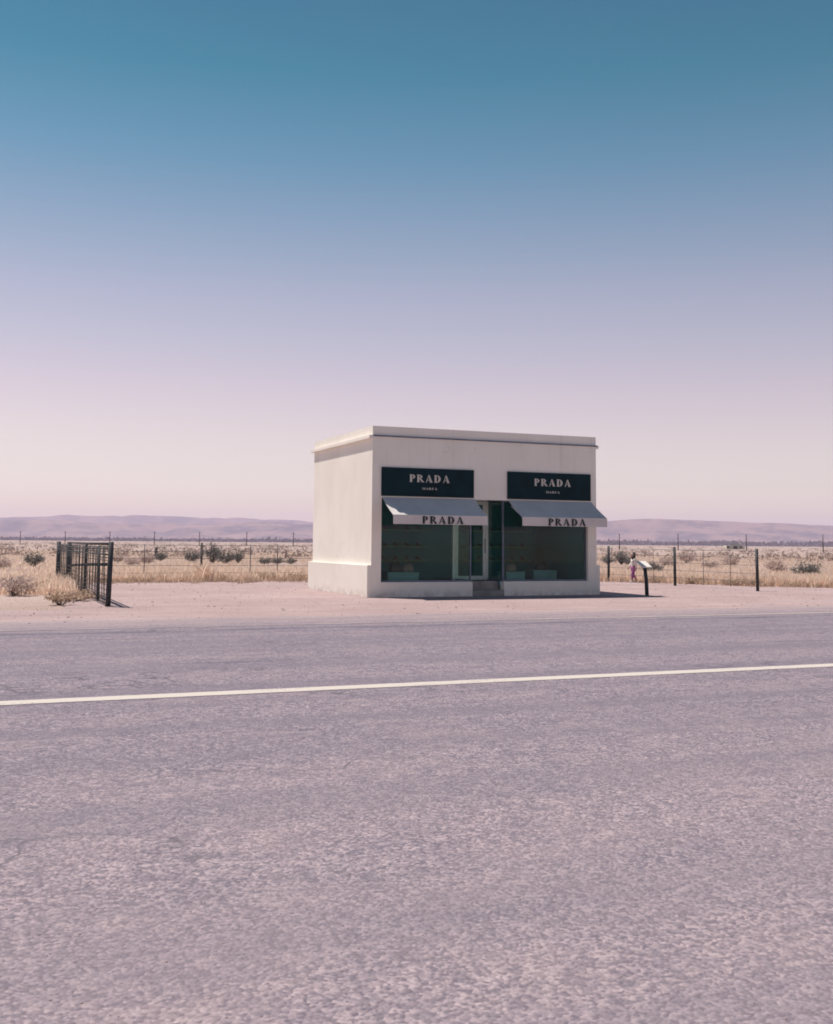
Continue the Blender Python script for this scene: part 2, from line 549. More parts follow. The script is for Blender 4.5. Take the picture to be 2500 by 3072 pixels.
def grid_wall(us, zs, holes, y0, y1):
    mb = MB(); idx = {}
    def V(u, z, y):
        k = (u, z, y)
        if k not in idx:
            idx[k] = len(mb.v); mb.v.append((u, y, z))
        return idx[k]
    solid = {}
    for i in range(len(us) - 1):
        for j in range(len(zs) - 1):
            solid[i, j] = not any(h[0] <= us[i] and us[i + 1] <= h[1] and h[2] <= zs[j] and zs[j + 1] <= h[3] for h in holes)
    for (i, j), sol in solid.items():
        if not sol: continue
        a, b, c, d = (us[i], zs[j]), (us[i + 1], zs[j]), (us[i + 1], zs[j + 1]), (us[i], zs[j + 1])
        mb.f.append(tuple(V(*p, y0) for p in (a, b, c, d)))
        mb.f.append(tuple(V(*p, y1) for p in (d, c, b, a)))
        for (p, q), nb in (((a, b), (i, j - 1)), ((b, c), (i + 1, j)), ((c, d), (i, j + 1)), ((d, a), (i - 1, j))):
            if not solid.get(nb, False):
                mb.f.append((V(*q, y0), V(*p, y0), V(*p, y1), V(*q, y1)))
    return mb


grid_wall([0, .29, 3.12, 4.13, 6.98, W], [0, SILL, GH, H], [(.29, 3.12, SILL, GH), (3.12, 4.13, 0, GH), (4.13, 6.98, SILL, GH)], 0, .25).build('front_wall', M['stucco'], store)
MB().box((0, .25, 0), (.25, D, H)).build('side_wall', M['stucco'], store)
MB().box((W - .25, .25, 0), (W, D, H)).build('side_wall', M['stucco'], store)
MB().box((.25, D - .25, 0), (W - .25, D, H)).build('back_wall', M['stucco'], store)
E_ = .115
MB().box((-E_, -.004, 0), (-.0005, D + E_, .9)).build('plinth', M['stucco'], store, bevel=.012)
MB().box((W + .0005, -.004, 0), (W + E_, D + E_, .9)).build('plinth', M['stucco'], store, bevel=.012)
MB().box((-.0005, D + .0005, 0), (W + .0005, D + E_ - .002, .9)).build('plinth', M['stucco'], store)
MB().box((-.10, -.006, 4.445), (-.0005, D + .10, 4.545)).build('cornice', M['stucco'], store, bevel=.008)
MB().box((W + .0005, -.006, 4.445), (W + .10, D + .10, 4.545)).build('cornice', M['stucco'], store, bevel=.008)
MB().box((.02, -.055, 4.505), (W + .03, -.0005, 4.54)).build('drip_edge', M['steel'], store)
MB().box((.25, .25, 4.2), (W - .25, D - .25, 4.32)).build('roof', M['roof_dark'], store)

# rooms behind the glass
YB = 3.4
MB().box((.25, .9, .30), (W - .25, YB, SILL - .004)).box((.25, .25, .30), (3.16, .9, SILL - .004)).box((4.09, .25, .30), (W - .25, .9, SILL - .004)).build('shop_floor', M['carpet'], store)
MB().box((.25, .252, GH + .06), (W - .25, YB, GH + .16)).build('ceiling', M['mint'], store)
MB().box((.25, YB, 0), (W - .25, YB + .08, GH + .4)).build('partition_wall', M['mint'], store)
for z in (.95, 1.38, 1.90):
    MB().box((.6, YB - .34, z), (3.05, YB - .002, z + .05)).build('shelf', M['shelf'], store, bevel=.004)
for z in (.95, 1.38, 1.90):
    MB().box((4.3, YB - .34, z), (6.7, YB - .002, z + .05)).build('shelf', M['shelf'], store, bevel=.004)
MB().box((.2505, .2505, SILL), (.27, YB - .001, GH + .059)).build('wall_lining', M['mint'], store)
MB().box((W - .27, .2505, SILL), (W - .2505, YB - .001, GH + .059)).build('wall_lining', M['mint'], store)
# entrance
MB().box((3.123, .32, .002), (4.127, 1.2, SILL)).build('entrance_floor', M['concrete'], store)
MB().box((3.123, -.03, 0), (4.127, .318, .17)).build('step', M['concrete'], store, bevel=.01)


def window(x0, x1):
    fr = .045; y0, y1 = .10, .16
    mb = MB()
    mb.box((x0 + .001, y0, SILL + .001), (x1 - .001, y1, SILL + fr)).box((x0 + .001, y0, GH - fr), (x1 - .001, y1, GH - .001))
    mb.box((x0 + .001, y0, SILL + fr), (x0 + fr, y1, GH - fr)).box((x1 - fr, y0, SILL + fr), (x1 - .001, y1, GH - fr))
    w = mb.build('window', M['steel'], store)
    MB().box((x0 + fr, .125, SILL + fr), (x1 - fr, .133, GH - fr)).build('pane', M['glass'], w)


window(.29, 3.12)
window(4.13, 6.98)
for x in (3.12, 4.13):        # glass sides of the recessed entrance
    s_ = 1 if x < 3.5 else -1
    xa, xb = sorted((x - s_ * .045, x - s_ * .002))
    w = MB().box((xa, .252, SILL), (xb, 1.13, SILL + .05)).build('side_window', M['steel'], store)
    MB().box((xa, .252, GH), (xb, 1.13, GH + .055)).build('top_rail', M['steel'], w)
    xm = (xa + xb) / 2
    MB().box((xm - .004, .165, SILL + .05), (xm + .004, 1.14, GH)).build('pane', M['glass'], w)
# door at the back of the recess
dy0, dy1 = 1.14, 1.20
d0, d1 = 3.00, 4.18
MB().box((d0, dy0 - .005, SILL + .001), (d0 + .085, dy1 + .005, GH + .058)).box((d1 - .085, dy0 - .005, SILL + .001), (d1, dy1 + .005, GH + .058)).box((d0 + .085, dy0 - .005, 2.79), (d1 - .085, dy1 + .005, GH + .058)).build('door_frame', M['alu'], store, bevel=.004)
a0, a1 = d0 + .09, d1 - .09
door = MB().box((a0, dy0, SILL + .015), (a0 + .085, dy1, 2.78)).box((a1 - .085, dy0, SILL + .015), (a1, dy1, 2.78)).box((a0 + .085, dy0, SILL + .015), (a1 - .085, dy1, SILL + .13)).box((a0 + .085, dy0, 2.69), (a1 - .085, dy1, 2.78)).build('door', M['alu'], store, bevel=.004)
MB().box((a0 + .085, dy0 + .026, SILL + .13), (a1 - .085, dy0 + .034, 2.69)).build('pane', M['glass'], door)
MB().tube([(a1 - .045, dy0 - .001, 1.25), (a1 - .045, dy0 - .06, 1.25), (a1 - .045, dy0 - .06, 1.65), (a1 - .045, dy0 - .001, 1.65)], .011, 8).build('handle', M['steel'], door, True)


# ------------------------------------------------------------------ lettering (own outlines)
def arc(cx, cy, rx, ry, a0, a1, n=14):
    return [(cx + rx * math.cos(R(a0 + (a1 - a0) * k / n)), cy + ry * math.sin(R(a0 + (a1 - a0) * k / n))) for k in range(n + 1)]


def band(o, i):          # quads between an outer and an inner arc
    return [[o[k], o[k + 1], i[k + 1], i[k]] for k in range(len(o) - 1)]


STEM = [[(.0, 0), (.42, 0), (.345, .07), (.075, .07)], [(.075, .07), (.345, .07), (.345, .93), (.075, .93)], [(.075, .93), (.345, .93), (.345, 1), (.0, 1)]]
GL = {
    'P': (.80, STEM + band(arc(.345, .715, .42, .285, 90, -90), arc(.345, .715, .17, .225, 90, -90))),
    'R': (.98, STEM + band(arc(.345, .735, .42, .265, 90, -90), arc(.345, .735, .17, .205, 90, -90)) + [[(.36, .47), (.60, .47), (1.0, .03), (.70, .03)], [(.66, 0), (1.06, 0), (1.0, .03), (.70, .03)]]),
    'A': (1.02, [[(.10, .03), (.18, .03), (.50, .86), (.455, 1.0)], [(.0, 0), (.29, 0), (.18, .03), (.10, .03)], [(.455, 1.0), (.56, 1.0), (.96, .03), (.64, .03)], [(.57, 0), (1.04, 0), (.96, .03), (.64, .03)], [(.27, .27), (.60, .27), (.575, .33), (.29, .33)]]),
    'D': (.98, STEM + band(arc(.345, .5, .56, .5, 90, -90, 18), arc(.345, .5, .28, .43, 90, -90, 18))),
    'M': (1.2, [[(.02, 0), (.24, 0), (.24, .05), (.02, .05)], [(.1, .05), (.17, .05), (.17, 1), (.1, 1)], [(.17, 1), (.36, 1), (.66, .0), (.58, .0)], [(.58, 0), (.66, 0), (.95, 1), (.88, 1)], [(.86, .05), (1.1, .05), (1.1, 1), (.88, 1)], [(.8, 0), (1.16, 0), (1.16, .05), (.8, .05)]]),
    'F': (.74, STEM + [[(.345, .92), (.72, .92), (.74, 1), (.345, 1)], [(.345, .46), (.58, .46), (.58, .53), (.345, .53)]]),
}


def lettering(word, width, height, x0, y, z0, mat, parent, gap=.2):
    adv = [GL[c][0] for c in word]
    k = height
    tot = sum(adv) + gap * (len(word) - 1)
    kx = width / tot
    mb = MB(); x = 0
    n = 0
    for c in word:
        for poly in GL[c][1]:
            t = .010 + .0004 * (n % 7); n += 1
            pts = [(x0 + (x + px) * kx, z0 + pz * k) for px, pz in poly]
            m = len(pts)
            vs = [(px, y + .0005, pz) for px, pz in pts] + [(px, y - t, pz) for px, pz in pts]
            mb.add(vs, [tuple(range(m, 2 * m))] + [(i, (i + 1) % m, m + (i + 1) % m, m + i) for i in range(m)])
        x += GL[c][0] + gap
    return mb.build('lettering', mat, parent)


for (sx0, sx1) in ((.27, 3.13), (4.23, 7.065)):
    cx = (sx0 + sx1) / 2
    b = MB().box((sx0, -.05, 2.835), (sx1, -.0008, 3.645)).build('sign_board', M['sign'], store, bevel=.006)
    lettering('PRADA', 1.25, .215, cx - .625 + (.03 if sx0 < 1 else .09), -.05, 3.245, M['letter'], b)
    lettering('MARFA', .47, .062, cx - .235 + (.03 if sx0 < 1 else .09), -.05, 3.035, M['letter'], b)
    # awning: sloped canvas, valance, arms and front bar
    ax0, ax1 = sx0 + .015, sx1 + .01
    yo, zo, zi, zv = -.93, 2.285, 2.80, 2.035
    nseg = 24
    vs = []; fs = []
    for i in range(nseg + 1):
        x = ax0 + (ax1 - ax0) * i / nseg
        for j in range(7):
            t = j / 6
            sag = -.022 * math.sin(math.pi * t) * (1 + .35 * math.sin(i * 1.7) + .25 * math.sin(i * .6 + t * 3))
            vs.append((x, -.055 + (yo + .055) * t, zi + (zo - zi) * t + sag))
        if i:
            for j in range(6):
                q = (i - 1) * 7 + j
                fs.append((q, q + 7, q + 8, q + 1))
    aw = link('awning', MB().add(vs, fs).mesh('awning'), M['fabric'], store)
    so = aw.modifiers.new('thickness', 'SOLIDIFY'); so.thickness = .008; so.offset = -1
    vs = []; fs = []
    for i in range(49):
        x = ax0 + (ax1 - ax0) * i / 48
        wv = .006 * math.sin(i * .9) + .006 * n1d(i, .7, 3)
        vs += [(x, yo - .004, zo + .006), (x, yo - .006 + wv, zv + .003 * n1d(i, .5, 6))]
        if i: fs.append((2 * i - 2, 2 * i, 2 * i + 1, 2 * i - 1))
    va = link('valance', MB().add(vs, fs).mesh('valance'), M['fabric'], aw)
    so = va.modifiers.new('thickness', 'SOLIDIFY'); so.thickness = .004; so.offset = -1
    cv = (ax0 + ax1) / 2
    lettering('PRADA', 1.26, .205, cv - .63 + .05, yo - .016, zv + .018, M['ink'], aw)
    fb = MB().tube([(ax0 + .01, yo + .03, zo - .015), (ax1 - .01, yo + .03, zo - .015)], .018, 8).build('front_bar', M['alu'], aw, True)
    for xx in (ax0 + .12, ax1 - .12):
        MB().tube([(xx, -.002, 2.62), (xx, -.45, 2.42), (xx, yo + .03, zo - .03)], .014, 8).build('arm', M['alu'], aw, True)

# ------------------------------------------------------------------ goods on display
def plinth_box(x, y, w, d, h, label):
    t = thing('display_plinth', label, 'plinth', (x, y, SILL - .003), 0, 'display plinths in the shop windows')
    MB().box((-w / 2, -d / 2, 0), (w / 2, d / 2, h - .03)).build('body', M['plinth'], t, bevel=.004)
    MB().box((-w / 2 - .015, -d / 2 - .015, h - .03), (w / 2 + .015, d / 2 + .015, h)).build('top', M['plinth'], t, bevel=.004)
    return SILL - .003 + h


zp1 = plinth_box(1.15, .75, .95, .6, .27, 'low white display plinth standing behind the left shop window')
zp2 = plinth_box(4.75, .75, .62, .6, .27, 'low white display plinth beside the door behind the right shop window')
zp3 = plinth_box(6.0, 1.2, .8, .6, .3, 'white display plinth near the right end of the right shop window')


def handbag(x, y, z, s, mat, label, rz=0):
    t = thing('handbag', label, 'handbag', (x, y, z), rz, 'handbags on the display plinths')
    mb = MB()
    w, d, h = .17 * s, .07 * s, .24 * s
    prof = [(1, 1, 0), (1.03, 1.08, .12), (1, 1.0, .5), (.9, .6, .85), (.86, .38, 1)]
    vs = []; fs = []
    for sx_, sy_, z_ in prof:
        vs += [(-w * sx_, -d * sy_, h * z_), (w * sx_, -d * sy_, h * z_), (w * sx_, d * sy_, h * z_), (-w * sx_, d * sy_, h * z_)]
    for i in range(len(prof) - 1):
        for k in range(4):
            fs.append((i * 4 + k, i * 4 + (k + 1) % 4, i * 4 + 4 + (k + 1) % 4, i * 4 + 4 + k))
    fs += [(3, 2, 1, 0), tuple(range(16, 20))]
    mb.add(vs, fs).build('bag_body', mat, t, True, .006)
    for yy in (-.03 * s, .03 * s):
        MB().tube([(w * .55 * math.cos(R(a)), yy, h * .95 + .13 * s * math.sin(R(a))) for a in range(0, 181, 20)], .007 * s, 6).build('strap', mat, t, True)


handbag(1.0, .72, zp1, 1.05, M['leather'], 'black handbag on the low plinth in the left shop window', .2)
handbag(1.42, .78, zp1, .9, M['leather2'], 'tan handbag right of the black one in the left shop window', -.3)
handbag(4.75, .75, zp2, .9, M['leather2'], 'tan handbag on the plinth beside the shop door', .3)
handbag(6.0, 1.15, zp3, 1.0, M['leather'], 'black handbag in the right shop window near its right end', .1)


def shoe_mesh():
    secs = [(-.115, .030, .055, .115), (-.085, .033, .050, .100), (-.03, .030, .038, .07), (.03, .036, .012, .050), (.08, .036, .003, .036), (.12, .02, .003, .022), (.14, .005, .004, .014)]
    vs = []; fs = []
    for y, hw, zb, zt in secs:
        vs += [(-hw, y, zb), (hw, y, zb), (hw * .8, y, zt), (-hw * .8, y, zt)]
    for i in range(len(secs) - 1):
        for k in range(4):
            fs.append((i * 4 + k, i * 4 + (k + 1) % 4, i * 4 + 4 + (k + 1) % 4, i * 4 + 4 + k))
    fs += [(3, 2, 1, 0), (24, 25, 26, 27)]
    mb = MB().add(vs, fs)
    return mb.mesh('upper', True), MB().tube([(0, -.10, .06), (0, -.105, .0)], [.016, .007], 6).mesh('heel', True)


um, hm_ = shoe_mesh()
sh = thing('shoe', 'single high-heeled shoe on a back wall shelf inside the shop', 'shoe', (0, 0, 0), 0, 'shoes on the shop shelves')
link('upper', um, M['shoe'], sh)
link('heel', hm_, M['shoe'], sh)
first = True
for z in (.95, 1.38, 1.90):
    for bay in (.6, 4.3):
        for k in range(6):
            o = sh if first else copy_tree(sh)
            first = False
            o.location = (bay + .25 + k * .38, YB - .18, z + .05)
            o['label'] = 'shoe %s on the %s shelf behind the %s shop window' % (('at the left end', 'second from the left', 'third from the left', 'third from the right', 'second from the right', 'at the right end')[k], {.95: 'lowest', 1.38: 'middle', 1.90: 'top'}[z], 'left' if bay < 1 else 'right')
            o.rotation_euler = (0, 0, R(180 + rng.uniform(-25, 25)))

# ------------------------------------------------------------------ fences
def wire_pts(a, b, z, n=12, sag=.03):
    a = Vector(a); b = Vector(b)
    return [a.lerp(b, k / n) + Vector((0, 0, z - sag * math.sin(math.pi * k / n))) for k in range(n + 1)]


# left side fence: heavy pipe posts with a top rail and a brace
XL = -7.32
lf = thing('pipe_fence', 'dark pipe and wire fence running back from the roadside on the left', 'fence', (0, 0, 0))
MB().tube([(XL - .0, -2.35, -.3), (XL + .02, -2.5, 1.49)], [.064, .058], 12).build('post', M['pipe'], lf, True)
MB().tube([(XL, 3.2, -.3), (XL, 3.2, 1.42)], [.045, .045], 10).build('post', M['pipe'], lf, True)
MB().tube([(XL, 8.95, -.3), (XL, 8.95, 1.47)], [.075, .07], 12).build('post', M['pipe'], lf, True)
MB().tube([(XL, 13.6, -.3), (XL, 13.6, 1.47)], [.08, .075], 12).build('post', M['pipe'], lf, True)
MB().tube([(XL, -2.45, 1.45), (XL + .01, 3, 1.435), (XL, 8.95, 1.44)], .03, 10).build('top_rail', M['pipe'], lf, True)
MB().tube([(XL, -2.4, .97), (XL, 3, .855), (XL, 8.95, .70)], .038, 10).build('brace_rail', M['pipe'], lf, True)
for z in (.08, .18, .28, .39, .50, .61, .72, 1.06, 1.13, 1.20, 1.27, 1.33, 1.38):
    MB().tube(wire_pts((XL - .05, -2.4, 0), (XL - .05, 13.6, 0), z, 16, .02), {1.20: .021, 1.33: .019}.get(z, .009), 5).build('wire', M['pipe'], lf, True)
MB().tube([(XL - .05, -.75, .05), (XL - .04, -.55, 1.40)], .03, 8).build('stay', M['pipe'], lf, True)
for k in range(44):
    y = -2.1 + k * .34 + rng.uniform(-.1, .1)
    MB().tube([(XL - .05, y, .06), (XL - .05 + rng.uniform(-.02, .02), y + rng.uniform(-.06, .06), 1.38)], .010, 5).build('stay', M['pipe'], lf, True)

# back fence behind the store
bf = thing('wire_fence', 'low barbed wire fence crossing the dry grass behind the store', 'fence', (0, 0, 0))
for x in (-2.02, 4.6, 11.2):
    MB().tube([(x, 13.72, -.3), (x + rng.uniform(-.03, .03), 13.72, 1.46)], [.055, .048], 10).build('post', M['wood'], bf, True)
for x in (-5.4, -4.2, -.1, 1.0, 2.6, 7.0, 8.6, 12.7):
    MB().tube([(x, 13.72, -.2), (x, 13.72, 1.40)], .018, 6).build('steel_post', M['wire'], bf, True)
for z in (.3, .58, .86, 1.12, 1.36):
    MB().tube(wire_pts((-7.25, 13.68, 0), (14.1, 13.68, 0), z, 24, .0), .008, 5).build('wire', M['wire'], bf, True)

# right side fence, coming forward to the road
XR = 14.1
rf = thing('wire_fence', 'wire fence with dark round posts on the right side of the lot', 'fence', (0, 0, 0))
for y, h in ((13.7, 1.45), (10.07, 1.46), (5.5, 1.45), (.9, 1.42)):
    MB().tube([(XR, y, -.3), (XR + rng.uniform(-.02, .02), y, h)], [.054, .050], 12).build('post', M['pipe'], rf, True)
for z in (.3, .58, .86, 1.12, 1.34):
    MB().tube(wire_pts((XR + .08, 13.6, 0), (XR + .08, .9, 0), z, 18, .0), .007, 5).build('wire', M['wire'], rf, True)
for y in (11.8, 8.4, 7.0, 3.9, 2.4):
    MB().tube([(XR + .08, y, .1), (XR + .08, y, 1.36)], .010, 5).build('stay', M['wire'], rf, True)

st = thing('fence_post', 'short leaning weathered post alone in the grass left of the store', 'post', (3.85, 63.3, 0))
MB().tube([(0, 0, -.3), (.03, 0, .5), (.05, 0, .98)], [.09, .12, .13], 9).build('shaft', M['wood'], st, True)

# far line of slim utility poles
POLES = [(5.46, 386.54), (19.84, 372.08), (33.55, 358.29), (46.72, 345.03), (59.5, 332.18), (72.42, 319.18), (84.67, 306.85), (158.86, 232.23), (170.4, 220.63), (183.24, 207.72), (196.96, 193.93)]
PL = ['first far utility pole at the left end of the line', 'far utility pole second from the left end', 'far utility pole above the tall front post of the pipe fence',
      'far utility pole just right of the pipe fence, above the dark wooden fence post', 'far utility pole above the clump of dark shrubs on the left', 'far utility pole in the gap between dark shrubs and store',
      'last far utility pole visible before the left wall of the store', 'far utility pole just right of the store, beside the first fence post', 'far utility pole above the middle post of the right fence',
      'far utility pole right of the small ranch house', 'far utility pole at the right end of the line']
up0 = thing('utility_pole', PL[0], 'utility pole', (*POLES[0], 0), R(45), 'far utility poles along the plain')
MB().tube([(0, 0, -.5), (0, 0, 4.6)], [.16, .11], 8).build('shaft', M['wood'], up0, True)
MB().box((-.55, -.05, 4.2), (.55, .05, 4.31)).build('crossarm', M['wood'], up0)
for k in range(1, len(POLES)):
    o = copy_tree(up0)
    o.location = (*POLES[k], 0)
    o['label'] = PL[k]

# far ranch house
rh = thing('ranch_house', 'tiny pale ranch house with dark roof far off on the right plain', 'house', (270.15, 321.13, 0), -YAW)
MB().box((-3.6, -2, 0), (3.6, 2, 1.5)).build('wall', M['siding'], rh)
MB().add([(-2.3, -2.4, 1.45), (2.2, -2.4, 1.45), (2.2, 2.4, 1.45), (-2.3, 2.4, 1.45), (-1.3, 0, 2.6), (1.2, 0, 2.6)], [(0, 1, 5, 4), (1, 2, 5), (2, 3, 4, 5), (3, 0, 4), (3, 2, 1, 0)]).build('roof', M['roof_dark'], rh)
MB().box((1.9, -1.2, 1.5), (2.6, -.5, 2.7)).build('chimney', M['siding'], rh)
for x in (-2.9, 2.1):
    MB().box((x - .55, -2.03, .45), (x + .55, -1.97, 1.2)).build('window', M['dark_glass'], rh)
MB().box((-.9, -2.04, 0.02), (.75, -1.96, 1.25)).build('door', M['dark_glass'], rh)

# ------------------------------------------------------------------ information lectern by the store
pq = thing('plaque_stand', 'dark post with a slanted white plaque in the shadow tip right of the store', 'plaque stand', (8.51, -.77, 0), 0)
MB().tube([(.05, 0, -.2), (.03, 0, .45), (-.03, .0, .90)], [.062, .058, .055], 10).build('post', M['plaque_post'], pq, True)
Mt = Matrix.Translation((-.05, .0, .925)) @ Matrix.Rotation(R(27), 4, 'X')
MB().box((-.165, -.19, 0), (.165, .19, .028), Mt).build('plaque', M['board'], pq, bevel=.004)
MB().box((-.10, -.08, -.03), (.10, .08, -.001), Mt).build('bracket', M['plaque_post'], pq)


# ------------------------------------------------------------------ the child by the fence
def skin(name, verts, edges, radii, mat, parent, sub=1, root=0):
    me = bpy.data.meshes.new(name)
    me.from_pydata(verts, edges, [])
    o = bpy.data.objects.new(name, me)
    COL.objects.link(o)
    o.modifiers.new('skin', 'SKIN')
    lay = me.skin_vertices[0].data
    for i, r_ in enumerate(radii):
        lay[i].radius = (r_, r_) if not hasattr(r_, '__len__') else r_
        lay[i].use_root = (i == root)
    s_ = o.modifiers.new('sub', 'SUBSURF'); s_.levels = sub; s_.render_levels = sub
    dg = bpy.context.evaluated_depsgraph_get()
    nm = bpy.data.meshes.new_from_object(o.evaluated_get(dg))
    bpy.data.objects.remove(o)
    nm.name = name
    nm.polygons.foreach_set('use_smooth', [True] * len(nm.polygons))
    nm.materials.clear()
    return link(name, nm, mat, parent)


K = 1.2 / 1.2
pr = thing('person', 'child with dark hair, white top and purple leggings walking by the right fence', 'person', (14.58, 8.95, .004), R(82))
# local frame: facing +Y, height 1.2 m
V_ = [(0, 0, .60), (0, .0, .72), (0, .01, .84), (0, .015, .93), (0, .02, .975), (0, .03, 1.03), (0, .035, 1.10), (0, .03, 1.16),
      (-.07, 0, .57), (-.075, .10, .33), (-.075, .10, .09), (-.075, .12, .035), (-.075, .22, .022),
      (.07, 0, .57), (.075, .0, .33), (.075, -.14, .12), (.075, -.17, .05), (.075, -.10, .022),
      (-.12, .01, .915), (-.165, -.05, .74), (-.17, -.02, .575), (-.17, .0, .53),
      (.12, .01, .915), (.165, .04, .74), (.16, .13, .60), (.16, .16, .56)]
E2 = [(0, 1), (1, 2), (2, 3), (3, 4), (4, 5), (5, 6), (6, 7), (0, 8), (8, 9), (9, 10), (10, 11), (11, 12), (0, 13), (13, 14), (14, 15), (15, 16), (16, 17),
      (3, 18), (18, 19), (19, 20), (20, 21), (3, 22), (22, 23), (23, 24), (24, 25)]
Rr = [.085, .078, .088, .065, .038, .062, .078, .055, .068, .048, .033, .030, .022, .068, .048, .034, .030, .022, .036, .027, .021, .020, .036, .027, .021, .020]
for wrist, s_ in ((21, -1), (25, 1)):
    w_ = Vector(V_[wrist])
    for k, (dx, ln) in enumerate(((-.018, .045), (-.006, .052), (.006, .050), (.018, .040))):
        i = len(V_)
        V_ += [tuple(w_ + Vector((dx * .4, dx, -.012))), tuple(w_ + Vector((dx * .4, dx * 1.1 + .004, -.012 - ln * .6))), tuple(w_ + Vector((dx * .4 - s_ * .008, dx * 1.1 + .012, -.012 - ln)))]
        E2 += [(wrist, i), (i, i + 1), (i + 1, i + 2)]
        Rr += [.007, .006, .005]
    i = len(V_)
    V_ += [tuple(w_ + Vector((-s_ * .01, .022, -.005))), tuple(w_ + Vector((-s_ * .014, .034, -.03)))]
    E2 += [(wrist, i), (i, i + 1)]
    Rr += [.007, .0055]
body = skin('body', V_, E2, Rr, M['skin'], pr, 2)
hd = MB()
hd.lathe([(.015, -.105), (.05, -.085), (.072, -.04), (.083, .01), (.078, .06), (.052, .09), (.012, .105)], 14, (0, .035, 1.09), (.92, 1.05))
head = hd.build('head', M['skin'], pr, True)
MB().add([(-.012, .112, 1.07), (.012, .112, 1.07), (0, .137, 1.068), (0, .115, 1.105)], [(0, 1, 2), (1, 3, 2), (3, 0, 2)]).build('nose', M['skin'], head)
for s_ in (-1, 1):
    MB().lathe([(.002, -.009), (.011, 0), (.002, .009)], 8, (s_ * .03, .108, 1.105)).build('eye', M['hair'], head, True)
    MB().lathe([(.004, -.02), (.013, 0), (.004, .02)], 8, (s_ * .08, .03, 1.085)).build('ear', M['skin'], head, True)
MB().box((-.022, .108, 1.040), (.022, .1165, 1.048)).build('mouth', M['purple'], head)
hv = MB()
hv.lathe([(.074, -.16), (.088, -.08), (.092, 0), (.091, .045), (.066, .092), (.02, .113)], 14, (0, .012, 1.095), (1.0, .98))
hair = hv.build('hair', M['hair'], pr, True)
top_v = [(0, 0, .60), (0, 0, .72), (0, .01, .84), (0, .015, .93), (-.12, .01, .915), (-.165, -.05, .74), (-.17, -.022, .60), (.12, .01, .915), (.165, .04, .74), (.16, .118, .625)]
skin('top', top_v, [(0, 1), (1, 2), (2, 3), (3, 4), (4, 5), (5, 6), (3, 7), (7, 8), (8, 9)], [.105, .096, .104, .078, .05, .042, .036, .05, .042, .036], M['white_cloth'], pr, 2)
leg_v = [(0, 0, .59), (-.07, 0, .56), (-.075, .10, .33), (-.075, .10, .12), (.07, 0, .56), (.075, 0, .33), (.075, -.125, .145)]
skin('leggings', leg_v, [(0, 1), (1, 2), (2, 3), (0, 4), (4, 5), (5, 6)], [.095, .079, .058, .043, .079, .058, .044], M['purple'], pr, 2)
for (p0, p1) in (((-.075, .075, .03), (-.075, .24, .028)), ((.075, -.2, .035), (.075, -.07, .028))):
    MB().tube([p0, tuple((a + b_) / 2 for a, b_ in zip(p0, p1)), p1], [.034, .038, .026], 10).build('shoe', M['white_cloth'], pr, True)


# ------------------------------------------------------------------ shrubs
def shrub_meshes(seed, rx, h, nstem, nleaf, leaf, spread=1.):
    r_ = np.random.default_rng(seed)
    st = MB(); tips = []
    for k in range(nstem):
        a = r_.uniform(0, 2 * math.pi); q = r_.uniform(.15, 1) ** .7
        top = Vector((math.cos(a) * rx * q, math.sin(a) * rx * q, h * r_.uniform(.55, 1.) * (1 - .35 * q * q)))
        mid = Vector((top.x * .45, top.y * .45, top.z * .55)) + Vector(r_.normal(0, .05, 3) * rx)
        st.tube([(r_.normal(0, .03), r_.normal(0, .03), -.05), mid, top], [.018 * h, .012 * h, .004], 4, False)
        tips += [(mid, top)]
    vs = []; fs = []
    for k in range(nleaf):
        m_, t_ = tips[int(r_.integers(len(tips)))]
        f_ = r_.uniform(.1, 1.1)
        c = m_.lerp(t_, f_) + Vector(r_.normal(0, .10 * spread, 3)) * (rx + h) * .5
        if c.z < .03: c.z = .03 + abs(r_.normal(0, .1)) * h
        d = Vector(r_.normal(0, 1, 3)).normalized(); e = d.cross(Vector(r_.normal(0, 1, 3))).normalized()
        l_ = leaf * r_.uniform(.6, 1.5)
        n = len(vs)
        vs += [c - d * l_, c + e * l_ * .45, c + d * l_, c - e * l_ * .45]
        fs.append((n, n + 1, n + 2, n + 3))
    return st.mesh('branches'), MB().add(vs, fs).mesh('foliage')


